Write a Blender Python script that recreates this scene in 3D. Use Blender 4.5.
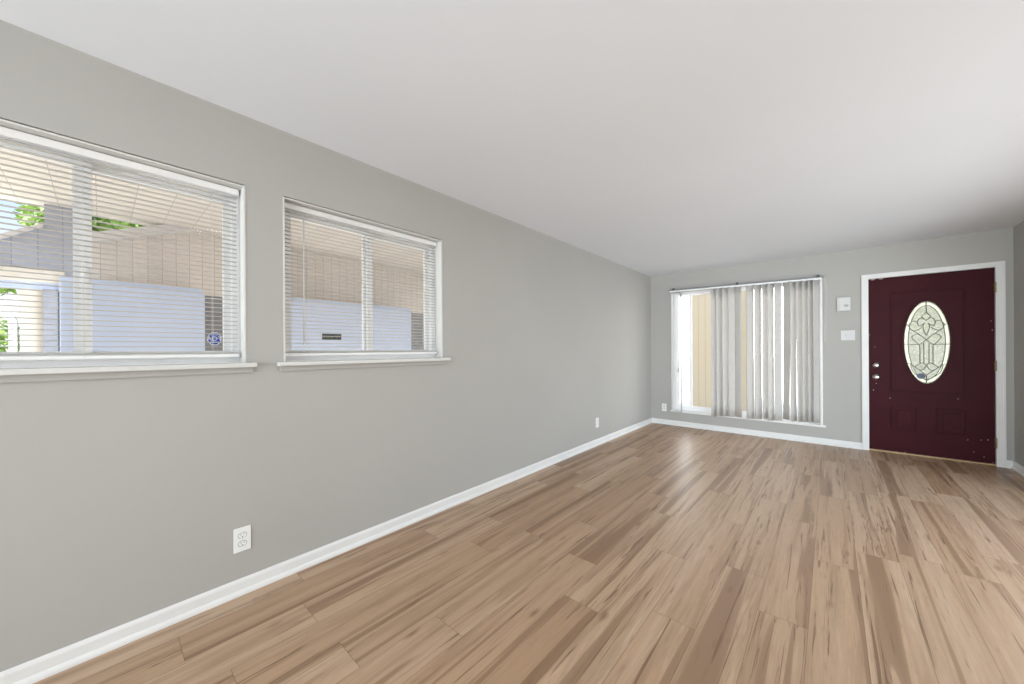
import bpy, bmesh, math, random
from mathutils import Vector, Matrix

scene = bpy.context.scene
for o in list(bpy.data.objects):
    bpy.data.objects.remove(o)
COL = scene.collection

# ------------------------------------------------------------------ camera
# room frame: X to the right, Y into the room (back wall with the door), Z up
F_PX, HORIZON, ROLL, YAW = 362.0, 349.58, math.radians(0.3376), math.radians(41.346)
CAM_Z = 1.215
cam = bpy.data.cameras.new('camera')
cam.sensor_width = 36.0
cam.lens = F_PX * 36.0 / 1024.0
cam.shift_y = (HORIZON - 342.0) / 1024.0
cam.clip_start = 0.02
camo = bpy.data.objects.new('camera', cam)
COL.objects.link(camo)
_r = Vector((math.cos(YAW), math.sin(YAW), 0)); _f = Vector((-math.sin(YAW), math.cos(YAW), 0)); _u = Vector((0, 0, 1))
_cx = _r * math.cos(ROLL) - _u * math.sin(ROLL)
_cy = _r * math.sin(ROLL) + _u * math.cos(ROLL)
camo.matrix_world = Matrix(((_cx.x, _cy.x, -_f.x, 0), (_cx.y, _cy.y, -_f.y, 0), (_cx.z, _cy.z, -_f.z, CAM_Z), (0, 0, 0, 1)))
scene.camera = camo

# ------------------------------------------------------------------ view, world, sun, lights
vs = scene.view_settings
scene.display_settings.display_device = 'sRGB'
vs.view_transform = 'Standard'; vs.look = 'None'; vs.gamma = 1.0; vs.use_curve_mapping = False
vs.exposure = 0.0

world = bpy.data.worlds.new('sky'); scene.world = world; world.use_nodes = True
wn = world.node_tree; wn.nodes.clear()
wo = wn.nodes.new('ShaderNodeOutputWorld'); wb = wn.nodes.new('ShaderNodeBackground')
tc = wn.nodes.new('ShaderNodeTexCoord'); sx = wn.nodes.new('ShaderNodeSeparateXYZ'); cr = wn.nodes.new('ShaderNodeValToRGB')
wn.links.new(tc.outputs['Generated'], sx.inputs[0]); wn.links.new(sx.outputs['Z'], cr.inputs[0])
cr.color_ramp.elements[0].position = 0.0; cr.color_ramp.elements[0].color = (1.0, 1.0, 1.0, 1)
cr.color_ramp.elements[1].position = 0.75; cr.color_ramp.elements[1].color = (0.16, 0.36, 0.80, 1)
e = cr.color_ramp.elements.new(0.10); e.color = (0.93, 0.97, 1.0, 1)
e = cr.color_ramp.elements.new(0.36); e.color = (0.36, 0.62, 0.95, 1)
# sky brightness added over the front to light the room's far end, blue elsewhere
gm = wn.nodes.new('ShaderNodeMapRange'); gm.interpolation_type = 'SMOOTHSTEP'
wn.links.new(sx.outputs['Y'], gm.inputs['Value'])
for i, v in ((1, 0.15), (2, 0.9), (3, 1.2), (4, 7.0)): gm.inputs[i].default_value = v
gw = wn.nodes.new('ShaderNodeMapRange'); gw.interpolation_type = 'SMOOTHSTEP'; wn.links.new(sx.outputs['Y'], gw.inputs['Value'])
for i, v in ((1, 0.1), (2, 0.7), (3, 0.0), (4, 0.85)): gw.inputs[i].default_value = v
wm = wn.nodes.new('ShaderNodeMix'); wm.data_type = 'RGBA'; wn.links.new(gw.outputs['Result'], wm.inputs[0]); wn.links.new(cr.outputs[0], wm.inputs[6]); wm.inputs[7].default_value = (1.0, 0.985, 0.95, 1)
wn.links.new(wm.outputs[2], wb.inputs['Color']); wn.links.new(gm.outputs['Result'], wb.inputs['Strength'])
wn.links.new(wb.outputs[0], wo.inputs[0])

def light(name, kind, loc, energy, color=(1, 1, 1), direction=None, **kw):
    l = bpy.data.lights.new(name, kind); l.energy = energy; l.color = color
    for k, v in kw.items(): setattr(l, k, v)
    o = bpy.data.objects.new(name, l); COL.objects.link(o); o.location = loc
    if direction is not None:
        o.rotation_euler = Vector(direction).to_track_quat('-Z', 'Y').to_euler()
    return o
light('sun', 'SUN', (0, 0, 8), 24.0, (1, 0.96, 0.90), (0.0, 0.85, -0.53), angle=0.02)
# added fill lamps standing in for daylight, at invented openings behind and at right
light('rear_fill', 'AREA', (-0.43, -3.22, 1.25), 91, (0.81, 0.915, 1.0), (0, 1, 0.08), shape='RECTANGLE', size=3.2, size_y=2.0, spread=math.radians(112))
light('side_fill', 'AREA', (2.9, 3.2, 0.95), 66, (0.83, 0.925, 1.0), (-1, 0.70, -0.26), shape='RECTANGLE', size=4.4, size_y=1.5, spread=math.radians(110))
# the room's ceiling lamp, above and just behind the frame's top edge
light('ceiling_lamp', 'AREA', (-0.45, 0.70, 2.33), 8, (0.88, 0.95, 1.0), (0, 0.15, -1), shape='DISK', size=0.30)

# ------------------------------------------------------------------ room numbers
XL, XR, YB, YR, ZC = -2.228, 1.372, 6.01, -3.2, 2.405
TH = 0.16

# ------------------------------------------------------------------ helpers
def lin(r, g, b):
    def c(v):
        v /= 255.0
        return v / 12.92 if v <= 0.04045 else ((v + 0.055) / 1.055) ** 2.4
    return (c(r), c(g), c(b), 1.0)

class N:
    """small node-tree helper"""
    def __init__(self, name):
        self.m = bpy.data.materials.new(name); self.m.use_nodes = True
        self.t = self.m.node_tree; self.t.nodes.clear()
        self.out = self.t.nodes.new('ShaderNodeOutputMaterial')
    def n(self, kind, **kw):
        nd = self.t.nodes.new(kind)
        for k, v in kw.items(): setattr(nd, k, v)
        return nd
    def l(self, a, b): self.t.links.new(a, b)
    def put(self, sock, v):
        if hasattr(v, 'links') or isinstance(v, bpy.types.NodeSocket): self.l(v, sock)
        else: sock.default_value = v
    def math(self, op, a, b=None, c=None):
        nd = self.n('ShaderNodeMath', operation=op)
        for i, v in enumerate((a, b, c)):
            if v is not None: self.put(nd.inputs[i], v)
        return nd.outputs[0]
    def mix(self, fac, a, b, blend='MIX'):
        nd = self.n('ShaderNodeMix', data_type='RGBA', blend_type=blend)
        self.put(nd.inputs[0], fac); self.put(nd.inputs[6], a); self.put(nd.inputs[7], b)
        return nd.outputs[2]
    def xyz(self, x, y, z):
        nd = self.n('ShaderNodeCombineXYZ')
        for i, v in enumerate((x, y, z)): self.put(nd.inputs[i], v)
        return nd.outputs[0]
    def noise(self, vec, scale=5, detail=2, rough=0.5, dist=0.0):
        nd = self.n('ShaderNodeTexNoise'); self.l(vec, nd.inputs['Vector'])
        nd.inputs['Scale'].default_value = scale; nd.inputs['Detail'].default_value = detail
        nd.inputs['Roughness'].default_value = rough; nd.inputs['Distortion'].default_value = dist
        return nd.outputs[0]
    def ramp(self, fac, *stops):
        nd = self.n('ShaderNodeValToRGB'); self.l(fac, nd.inputs[0]); r = nd.color_ramp
        while len(r.elements) < len(stops): r.elements.new(0.5)
        for e, (p, c) in zip(r.elements, stops):
            e.position = p; e.color = c if len(c) == 4 else (*c, 1)
        return nd.outputs[0]
    def pos(self):
        g = self.n('ShaderNodeNewGeometry'); return g.outputs['Position']
    def obj(self):
        g = self.n('ShaderNodeTexCoord'); return g.outputs['Object']
    def sep(self, v):
        s = self.n('ShaderNodeSeparateXYZ'); self.l(v, s.inputs[0]); return s.outputs
    def bump(self, h, strength=0.1, dist=0.002):
        b = self.n('ShaderNodeBump'); self.l(h, b.inputs['Height'])
        b.inputs['Strength'].default_value = strength; b.inputs['Distance'].default_value = dist
        return b.outputs[0]
    def bsdf(self, color, rough=0.5, metallic=0.0, spec=0.5, normal=None, **kw):
        b = self.n('ShaderNodeBsdfPrincipled')
        self.put(b.inputs['Base Color'], color); self.put(b.inputs['Roughness'], rough)
        self.put(b.inputs['Metallic'], metallic); b.inputs['Specular IOR Level'].default_value = spec
        if normal is not None: self.l(normal, b.inputs['Normal'])
        for k, v in kw.items(): self.put(b.inputs[k], v)
        return b.outputs[0]
    def done(self, shader):
        self.l(shader, self.out.inputs['Surface']); return self.m

def plain(name, color, rough=0.5, metallic=0.0, spec=0.5, var=0.03, nscale=6.0, bump=0.0):
    """one colour with a faint procedural unevenness"""
    k = N(name); p = k.obj()
    f = k.noise(p, nscale, 3)
    c = Vector(color[:3])
    col = k.ramp(f, (0.3, tuple(c * (1 - var))), (0.7, tuple(c * (1 + var))))
    nm = k.bump(k.noise(p, 220, 2), bump, 0.001) if bump else None
    return k.done(k.bsdf(col, rough, metallic, spec, nm))

class MB:
    """collects solids into ONE mesh object"""
    def __init__(self): self.bm = bmesh.new()
    def add(self, geo_verts, mat): 
        for f in {f for v in geo_verts for f in v.link_faces}: f.material_index = mat
    def box(self, x0, x1, y0, y1, z0, z1, bevel=0.0, mat=0, seg=2):
        r = bmesh.ops.create_cube(self.bm, size=1.0)
        vs = r['verts']
        for v in vs:
            v.co = Vector(((x0 + x1) / 2 + v.co.x * (x1 - x0), (y0 + y1) / 2 + v.co.y * (y1 - y0), (z0 + z1) / 2 + v.co.z * (z1 - z0)))
        self.add(vs, mat)
        if bevel:
            es = list({e for v in vs for e in v.link_edges})
            rr = bmesh.ops.bevel(self.bm, geom=es, offset=bevel, segments=seg, affect='EDGES', profile=0.5)
            for f in rr['faces']: f.material_index = mat
        return self
    def prism(self, pts, axis, a, b, mat=0):
        """polygon pts in the two other axes, extruded along axis from a to b"""
        def P(p, h):
            return {'x': (h, p[0], p[1]), 'y': (p[0], h, p[1]), 'z': (p[0], p[1], h)}[axis]
        v0 = [self.bm.verts.new(P(p, a)) for p in pts]; v1 = [self.bm.verts.new(P(p, b)) for p in pts]
        n = len(pts); fs = [self.bm.faces.new(v0), self.bm.faces.new(v1[::-1])]
        for i in range(n): fs.append(self.bm.faces.new((v0[i], v1[i], v1[(i + 1) % n], v0[(i + 1) % n])))
        for f in fs: f.material_index = mat
        return self
    def ring(self, outer, inner, axis, a, b, mat=0):
        """closed frame between two loops of equal count, extruded"""
        def P(p, h):
            return {'x': (h, p[0], p[1]), 'y': (p[0], h, p[1]), 'z': (p[0], p[1], h)}[axis]
        n = len(outer)
        L = [[self.bm.verts.new(P(p, h)) for p in lp] for lp, h in ((outer, a), (outer, b), (inner, b), (inner, a))]
        for k in range(4):
            A, B = L[k], L[(k + 1) % 4]
            for i in range(n):
                f = self.bm.faces.new((A[i], A[(i + 1) % n], B[(i + 1) % n], B[i])); f.material_index = mat
        return self
    def tube(self, pts, r, seg=8, mat=0, closed=False):
        pts = [Vector(p) for p in pts]; n = len(pts); rings = []
        for i, p in enumerate(pts):
            d = (pts[(i + 1) % n] - pts[i - 1]) if closed else (pts[min(i + 1, n - 1)] - pts[max(i - 1, 0)])
            d.normalize()
            ref = Vector((0, 0, 1)) if abs(d.z) < 0.9 else Vector((1, 0, 0))
            a = d.cross(ref).normalized(); b = d.cross(a)
            rr = r[i] if isinstance(r, (list, tuple)) else r
            rings.append([self.bm.verts.new(p + rr * (a * math.cos(2 * math.pi * k / seg) + b * math.sin(2 * math.pi * k / seg))) for k in range(seg)])
        for i in range(n if closed else n - 1):
            A, B = rings[i], rings[(i + 1) % n]
            for k in range(seg):
                f = self.bm.faces.new((A[k], A[(k + 1) % seg], B[(k + 1) % seg], B[k])); f.material_index = mat; f.smooth = True
        if not closed:
            for R in (rings[0][::-1], rings[-1]):
                f = self.bm.faces.new(R); f.material_index = mat
        return self
    def lathe(self, profile, axis_o, axis_d, seg=28, mat=0, sx=1.0):
        """profile (radius, height) around the axis"""
        o = Vector(axis_o); d = Vector(axis_d).normalized()
        ref = Vector((0, 0, 1)) if abs(d.z) < 0.9 else Vector((1, 0, 0))
        a = d.cross(ref).normalized(); b = d.cross(a)
        rings = []
        for r, h in profile:
            if r < 1e-6: rings.append([self.bm.verts.new(o + d * h)])
            else: rings.append([self.bm.verts.new(o + d * h + r * (a * sx * math.cos(2 * math.pi * k / seg) + b * math.sin(2 * math.pi * k / seg))) for k in range(seg)])
        for A, B in zip(rings, rings[1:]):
            for k in range(seg):
                q = (k + 1) % seg
                vs = [A[k], A[q], B[q], B[k]] if len(A) > 1 and len(B) > 1 else ([A[0], B[q], B[k]] if len(A) == 1 else [A[k], A[q], B[0]])
                f = self.bm.faces.new(vs); f.material_index = mat; f.smooth = True
        return self
    def build(self, name, mats, parent=None, smooth=False):
        bmesh.ops.recalc_face_normals(self.bm, faces=self.bm.faces[:])
        me = bpy.data.meshes.new(name); self.bm.to_mesh(me); self.bm.free()
        for m in (mats if isinstance(mats, (list, tuple)) else [mats]): me.materials.append(m)
        if smooth:
            for p in me.polygons: p.use_smooth = True
        o = bpy.data.objects.new(name, me); COL.objects.link(o)
        if parent is not None:
            o.parent = parent
            o.matrix_parent_inverse = Matrix.Translation(parent.location).inverted()
        return o

def tag(o, label, cat, group=None, kind=None):
    o['label'] = label; o['category'] = cat
    if group: o['group'] = group
    if kind: o['kind'] = kind
    return o
def empty(name, loc, label, cat, group=None, kind=None):
    o = bpy.data.objects.new(name, None); COL.objects.link(o); o.location = loc; o.empty_display_size = 0.1
    return tag(o, label, cat, group, kind)

def wall_mesh(axis, p0, p1, u0, u1, z0, z1, holes):
    """wall slab with rectangular holes; axis = the axis it is perpendicular to; p0 room face, p1 far face"""
    us = sorted({u0, u1, *[h[0] for h in holes], *[h[1] for h in holes]})
    zs = sorted({z0, z1, *[h[2] for h in holes], *[h[3] for h in holes]})
    bm = bmesh.new(); cache = {}
    def V(p, u, z):
        k = (p, round(u, 5), round(z, 5))
        if k not in cache: cache[k] = bm.verts.new((p, u, z) if axis == 'x' else (u, p, z))
        return cache[k]
    def solid(i, j):
        if i < 0 or j < 0 or i >= len(us) - 1 or j >= len(zs) - 1: return False
        cu, cz = (us[i] + us[i + 1]) / 2, (zs[j] + zs[j + 1]) / 2
        return not any(h[0] < cu < h[1] and h[2] < cz < h[3] for h in holes)
    for i in range(len(us) - 1):
        for j in range(len(zs) - 1):
            if not solid(i, j): continue
            a, b, c, d = us[i], us[i + 1], zs[j], zs[j + 1]
            for p in (p0, p1): bm.faces.new((V(p, a, c), V(p, b, c), V(p, b, d), V(p, a, d)))
            for (di, dj, q) in ((-1, 0, ((a, c), (a, d))), (1, 0, ((b, c), (b, d))), (0, -1, ((a, c), (b, c))), (0, 1, ((a, d), (b, d)))):
                if not solid(i + di, j + dj):
                    (ua, za), (ub, zb) = q
                    bm.faces.new((V(p0, ua, za), V(p0, ub, zb), V(p1, ub, zb), V(p1, ua, za)))
    m = MB(); m.bm.free(); m.bm = bm
    return m

def text_mesh(txt, size, extrude=0.0003):
    c = bpy.data.curves.new('lettering', 'FONT'); c.body = txt; c.size = size; c.extrude = extrude
    c.align_x = 'CENTER'; c.align_y = 'CENTER'
    o = bpy.data.objects.new('lettering_source', c); COL.objects.link(o)
    bpy.context.view_layer.update()
    me = bpy.data.meshes.new_from_object(o.evaluated_get(bpy.context.evaluated_depsgraph_get()))
    bpy.data.objects.remove(o)
    return me

# ------------------------------------------------------------------ materials
def mat_wall():
    k = N('wall_paint'); p = k.pos()
    f = k.noise(p, 1.3, 2)
    col = k.ramp(f, (0.3, (0.415, 0.402, 0.374)), (0.7, (0.429, 0.416, 0.388)))
    h = k.noise(p, 170, 3)
    return k.done(k.bsdf(col, 0.62, 0, 0.35, k.bump(h, 0.12, 0.0012)))
def mat_ceiling():
    k = N('ceiling_paint'); p = k.pos()
    f = k.noise(p, 0.9, 2)
    col = k.ramp(f, (0.3, (0.795, 0.815, 0.845)), (0.7, (0.81, 0.83, 0.86)))
    return k.done(k.bsdf(col, 0.8, 0, 0.2, k.bump(k.noise(p, 130, 3), 0.15, 0.001)))
def mat_floor():
    k = N('laminate_planks'); x, y, z = k.sep(k.pos())
    PW, PL = 0.183, 1.22
    row_f = k.math('DIVIDE', k.math('ADD', x, 20.025), PW); row = k.math('FLOOR', row_f)
    wn_ = k.n('ShaderNodeTexWhiteNoise', noise_dimensions='1D'); k.l(row, wn_.inputs['W'])
    off = k.math('MULTIPLY', wn_.outputs[0], PL)
    col_f = k.math('DIVIDE', k.math('ADD', k.math('ADD', y, off), 20.0), PL); cell = k.math('FLOOR', col_f)
    wn2 = k.n('ShaderNodeTexWhiteNoise', noise_dimensions='2D'); k.l(k.xyz(row, cell, 0.0), wn2.inputs['Vector'])
    rnd = wn2.outputs[0]; rc = k.sep(wn2.outputs[1])
    tone = k.ramp(rnd, (0.0, (0.40, 0.250, 0.148)), (0.35, (0.465, 0.304, 0.188)), (0.7, (0.525, 0.362, 0.240)), (1.0, (0.43, 0.275, 0.168)))
    sx_ = k.math('ADD', x, k.math('MULTIPLY', rc[0], 37.0)); sy_ = k.math('ADD', y, k.math('MULTIPLY', rc[1], 53.0))
    # heartwood strips: a few long bands with crisp edges, running most of a plank's length
    band = k.noise(k.xyz(k.math('MULTIPLY', sx_, 11.0), k.math('MULTIPLY', sy_, 0.30), rc[2]), 1.0, 2.5, 0.45, 0.22)
    dark = k.ramp(band, (0.585, (0, 0, 0)), (0.597, (0.72, 0.72, 0.72)), (0.68, (1, 1, 1)))
    light_ = k.ramp(band, (0.30, (1, 1, 1)), (0.44, (0, 0, 0)))
    c = k.mix(k.math('MULTIPLY', dark, 0.66), tone, (0.150, 0.074, 0.034, 1))
    c = k.mix(k.math('MULTIPLY', light_, 0.35), c, (0.58, 0.435, 0.315, 1))
    # soft lengthwise shading inside the plank, and thin growth lines along its contours
    soft = k.noise(k.xyz(k.math('MULTIPLY', sx_, 22.0), k.math('MULTIPLY', sy_, 0.9), rc[1]), 1.0, 3.5, 0.6, 0.7)
    c = k.mix(k.ramp(soft, (0.45, (0, 0, 0)), (0.72, (0.7, 0.7, 0.7))), c, (0.27, 0.160, 0.088, 1))
    ridge = k.math('ABSOLUTE', k.math('SUBTRACT', soft, 0.56)); patch = k.noise(k.xyz(k.math('MULTIPLY', sx_, 3.0), k.math('MULTIPLY', sy_, 0.8), rc[0]), 1.0, 1)
    c = k.mix(k.math('MULTIPLY', k.ramp(ridge, (0.0, (1, 1, 1)), (0.022, (0, 0, 0))), k.ramp(patch, (0.48, (0, 0, 0)), (0.60, (0.75, 0.75, 0.75)))), c, (0.12, 0.062, 0.032, 1))
    # thin dark mineral lines and flecks
    line = k.noise(k.xyz(k.math('MULTIPLY', sx_, 46.0), k.math('MULTIPLY', sy_, 1.3), rc[0]), 1.0, 3, 0.55, 0.9)
    c = k.mix(k.math('MULTIPLY', k.ramp(line, (0.625, (0, 0, 0)), (0.665, (1, 1, 1))), 0.75), c, (0.125, 0.066, 0.034, 1))
    fleck = k.noise(k.xyz(k.math('MULTIPLY', sx_, 90.0), k.math('MULTIPLY', sy_, 6.0), rc[0]), 1.0, 3, 0.6, 0.6)
    c = k.mix(k.math('MULTIPLY', k.ramp(fleck, (0.60, (0, 0, 0)), (0.70, (1, 1, 1))), 0.35), c, (0.19, 0.105, 0.055, 1))
    grain = k.noise(k.xyz(k.math('MULTIPLY', sx_, 190.0), k.math('MULTIPLY', sy_, 6.0), 0.0), 1.0, 3, 0.6)
    c = k.mix(k.ramp(grain, (0.30, (0.34, 0.34, 0.34)), (0.60, (0, 0, 0))), c, (0.27, 0.16, 0.09, 1))
    # rings around a few knots
    vo = k.n('ShaderNodeTexVoronoi'); k.l(k.xyz(k.math('MULTIPLY', sx_, 6.0), k.math('MULTIPLY', sy_, 2.2), 0.0), vo.inputs['Vector']); vo.inputs['Scale'].default_value = 1.0
    kn = k.math('ADD', vo.outputs['Distance'], k.math('MULTIPLY', fleck, 0.08))
    c = k.mix(k.math('MULTIPLY', k.ramp(kn, (0.060, (1, 1, 1)), (0.150, (0, 0, 0))), 0.75), c, (0.20, 0.105, 0.055, 1))
    # seams
    fx = k.math('FRACT', row_f); fy = k.math('FRACT', col_f)
    ex = k.math('MULTIPLY', k.math('MINIMUM', fx, k.math('SUBTRACT', 1.0, fx)), PW)
    ey = k.math('MULTIPLY', k.math('MINIMUM', fy, k.math('SUBTRACT', 1.0, fy)), PL)
    seam = k.math('LESS_THAN', k.math('MINIMUM', ex, ey), 0.0011)
    c = k.mix(k.math('MULTIPLY', seam, 0.75), c, (0.16, 0.09, 0.05, 1))
    rough = k.math('ADD', 0.30, k.math('MULTIPLY', grain, 0.16))
    nm = k.bump(k.math('SUBTRACT', grain, k.math('MULTIPLY', seam, 2.0)), 0.08, 0.0008)
    return k.done(k.bsdf(c, rough, 0, 0.5, nm))
def mat_glass(name='window_glass', tint=(1, 1, 1, 1)):
    k = N(name)
    tr = k.n('ShaderNodeBsdfTransparent'); tr.inputs[0].default_value = tint
    gl = k.n('ShaderNodeBsdfGlossy'); gl.inputs['Roughness'].default_value = 0.02
    fr = k.n('ShaderNodeFresnel'); fr.inputs[0].default_value = 1.06
    mx = k.n('ShaderNodeMixShader'); k.l(fr.outputs[0], mx.inputs[0]); k.l(tr.outputs[0], mx.inputs[1]); k.l(gl.outputs[0], mx.inputs[2])
    return k.done(mx.outputs[0])
def mat_translucent(name, color, trans, rough=0.6, stripe=None):
    k = N(name); p = k.obj(); f = k.noise(p, 40, 2)
    c = Vector(color[:3]); col = k.ramp(f, (0.3, tuple(c * 0.97)), (0.7, tuple(c * 1.03)))
    d = k.bsdf(col, rough, 0, 0.3); t = k.n('ShaderNodeBsdfTranslucent'); k.l(col, t.inputs[0])
    mx = k.n('ShaderNodeMixShader'); mx.inputs[0].default_value = trans; k.l(d, mx.inputs[1]); k.l(t.outputs[0], mx.inputs[2])
    return k.done(mx.outputs[0])
def mat_leaded(name='textured_oval_glass', g_=1.0):
    k = N(name); p = k.pos(); f = k.noise(p, 55, 3, 0.6, 0.8)
    col = k.ramp(f, *[(p_, tuple(v * g_ for v in c_)) for p_, c_ in ((0.3, (0.33, 0.345, 0.285)), (0.55, (0.43, 0.435, 0.38)), (0.75, (0.56, 0.555, 0.52)))])
    t = k.n('ShaderNodeBsdfTranslucent'); k.l(col, t.inputs[0])
    tr = k.n('ShaderNodeBsdfTransparent'); k.l(col, tr.inputs[0])
    g = k.n('ShaderNodeBsdfGlossy'); g.inputs['Roughness'].default_value = 0.12
    k.l(k.bump(f, 0.5, 0.004), g.inputs['Normal'])
    m1 = k.n('ShaderNodeMixShader'); m1.inputs[0].default_value = 0.22; k.l(t.outputs[0], m1.inputs[1]); k.l(tr.outputs[0], m1.inputs[2])
    m2 = k.n('ShaderNodeMixShader'); m2.inputs[0].default_value = 0.05; k.l(m1.outputs[0], m2.inputs[1]); k.l(g.outputs[0], m2.inputs[2])
    return k.done(m2.outputs[0])
def mat_grooved(name, color, axis, pitch, width=0.004, dark=0.45, rough=0.7):
    k = N(name); s = k.sep(k.pos()); u = s[axis]
    fr = k.math('FRACT', k.math('DIVIDE', k.math('ADD', u, 50.0), pitch))
    ln = k.math('LESS_THAN', fr, width / pitch)
    idx = k.math('FLOOR', k.math('DIVIDE', k.math('ADD', u, 50.0), pitch))
    w = k.n('ShaderNodeTexWhiteNoise', noise_dimensions='1D'); k.l(idx, w.inputs['W'])
    c = Vector(color[:3])
    col = k.ramp(w.outputs[0], (0, tuple(c * 0.95)), (1, tuple(c * 1.04)))
    col = k.mix(k.math('MULTIPLY', ln, 1 - dark), col, (*(c * 0.25), 1))
    return k.done(k.bsdf(col, rough, 0, 0.3, k.bump(k.math('SUBTRACT', 1.0, ln), 0.4, 0.003)))
def mat_cream():
    k = N('cream_sheeting'); x = k.sep(k.pos())[0]
    fr = k.math('FRACT', k.math('DIVIDE', k.math('ADD', x, 50.0), 0.105)); ln = k.math('LESS_THAN', fr, 0.07)
    col = k.mix(ln, (0.67, 0.615, 0.51, 1), (0.50, 0.44, 0.34, 1))
    d = k.bsdf(col, 0.7, 0, 0.2); t = k.n('ShaderNodeBsdfTranslucent'); k.l(col, t.inputs[0])
    m = k.n('ShaderNodeMixShader'); m.inputs[0].default_value = 0.45; k.l(d, m.inputs[1]); k.l(t.outputs[0], m.inputs[2]); return k.done(m.outputs[0])
def mat_door():
    k = N('maroon_paint'); p = k.pos()
    f = k.noise(p, 4, 3); g = k.noise(k.xyz(k.math('MULTIPLY', k.sep(p)[0], 130.0), 0.0, k.math('MULTIPLY', k.sep(p)[2], 7.0)), 1.0, 3)
    col = k.ramp(f, (0.3, (0.043, 0.0070, 0.0108)), (0.7, (0.050, 0.0090, 0.0125)))
    return k.done(k.bsdf(col, 0.46, 0, 0.08, k.bump(g, 0.10, 0.0008)))
def mat_screen():
    k = N('insect_screen'); tr = k.n('ShaderNodeBsdfTransparent'); d = k.n('ShaderNodeBsdfDiffuse')
    d.inputs[0].default_value = (0.14, 0.17, 0.22, 1); m = k.n('ShaderNodeMixShader'); m.inputs[0].default_value = 0.28
    k.l(tr.outputs[0], m.inputs[1]); k.l(d.outputs[0], m.inputs[2]); return k.done(m.outputs[0])
def mat_leaf():
    k = N('leaves'); p = k.pos(); f = k.noise(p, 3.0, 3)
    col = k.ramp(f, (0.3, (0.07, 0.14, 0.03)), (0.6, (0.22, 0.34, 0.08)), (0.8, (0.42, 0.52, 0.18)))
    d = k.bsdf(col, 0.6); t = k.n('ShaderNodeBsdfTranslucent'); k.l(col, t.inputs[0])
    m = k.n('ShaderNodeMixShader'); m.inputs[0].default_value = 0.35; k.l(d, m.inputs[1]); k.l(t.outputs[0], m.inputs[2]); return k.done(m.outputs[0])
def mat_ground(name, a, b, sc):
    k = N(name); p = k.pos(); f = k.noise(p, sc, 4); return k.done(k.bsdf(k.ramp(f, (0.3, a), (0.7, b)), 0.9, 0, 0.2))

M = dict(
    wall=mat_wall(), ceiling=mat_ceiling(), floor=mat_floor(), glass=mat_glass(), door=mat_door(), leaded=mat_leaded(),
    plate_grey=plain('plate_offwhite', (0.60, 0.60, 0.585), 0.4, var=0.01), trim=plain('trim_white', (0.76, 0.752, 0.73), 0.38, var=0.02), jamb=plain('jamb_white', (0.64, 0.63, 0.60), 0.45, var=0.02),
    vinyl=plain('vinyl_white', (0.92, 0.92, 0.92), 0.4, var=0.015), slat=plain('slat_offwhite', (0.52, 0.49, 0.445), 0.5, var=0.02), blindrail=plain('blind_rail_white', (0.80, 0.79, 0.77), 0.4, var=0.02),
    plate=plain('plate_white', (0.82, 0.82, 0.80), 0.35, var=0.01), dark=plain('dark_slot', (0.03, 0.03, 0.03), 0.6),
    bracket=plain('bracket_grey', (0.06, 0.06, 0.06), 0.5), nickel=plain('satin_nickel', (0.62, 0.60, 0.57), 0.28, 1.0),
    brass=plain('worn_brass', (0.42, 0.33, 0.2), 0.4, 0.9, var=0.25, nscale=60), came=plain('zinc_came', (0.20, 0.20, 0.17), 0.4, 0.6),
    rail=plain('rail_grey', (0.22, 0.22, 0.22), 0.45), vane=mat_translucent('vane_fabric', (0.62, 0.60, 0.565), 0.12),
    chip=plain('bare_chip', (0.75, 0.70, 0.68), 0.7), oak=plain('threshold_oak', (0.45, 0.30, 0.15), 0.5, var=0.12, nscale=30),
    blue=plain('sticker_blue', (0.015, 0.065, 0.42), 0.4), white=plain('sticker_white', (0.85, 0.87, 0.9), 0.4), navy=plain('sticker_navy', (0.05, 0.07, 0.14), 0.4),
    label=plain('label_grey', (0.075, 0.085, 0.085), 0.5), label_ink=plain('label_ink', (0.22, 0.23, 0.17), 0.5),
    display=plain('display_grey', (0.36, 0.36, 0.34), 0.3), screen=mat_screen(), leaf=mat_leaf(), bark=plain('bark', (0.16, 0.11, 0.07), 0.9, var=0.2, nscale=12),
    siding=mat_grooved('siding_beige', (0.75, 0.69, 0.635), 1, 0.10), siding_grey=mat_grooved('siding_blue_grey', (0.42, 0.44, 0.50), 1, 0.13), soffit=mat_grooved('soffit_beige', (0.69, 0.64, 0.58), 1, 0.21),
    fascia=plain('fascia_pale', (0.70, 0.68, 0.68), 0.6), beam=plain('beam_beige', (0.80, 0.735, 0.63), 0.7), steel=plain('pale_blue_steel', (0.58, 0.66, 0.83), 0.5, var=0.02),
    grey=plain('grey_masonry', (0.30, 0.30, 0.31), 0.85, var=0.1, nscale=18), cream=mat_cream(),
    concrete=mat_ground('concrete', (0.50, 0.48, 0.45), (0.62, 0.60, 0.56), 3), lawn=mat_ground('lawn', (0.12, 0.20, 0.05), (0.25, 0.34, 0.10), 8),
    cord=plain('cord_white', (0.75, 0.74, 0.70), 0.7), wand=mat_translucent('wand_clear', (0.80, 0.80, 0.80), 0.3, 0.2),
    shingle=plain('shingle_grey', (0.25, 0.25, 0.27), 0.9, var=0.2, nscale=14), primer=plain('exterior_wall', (0.6, 0.57, 0.5), 0.8),
)

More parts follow.
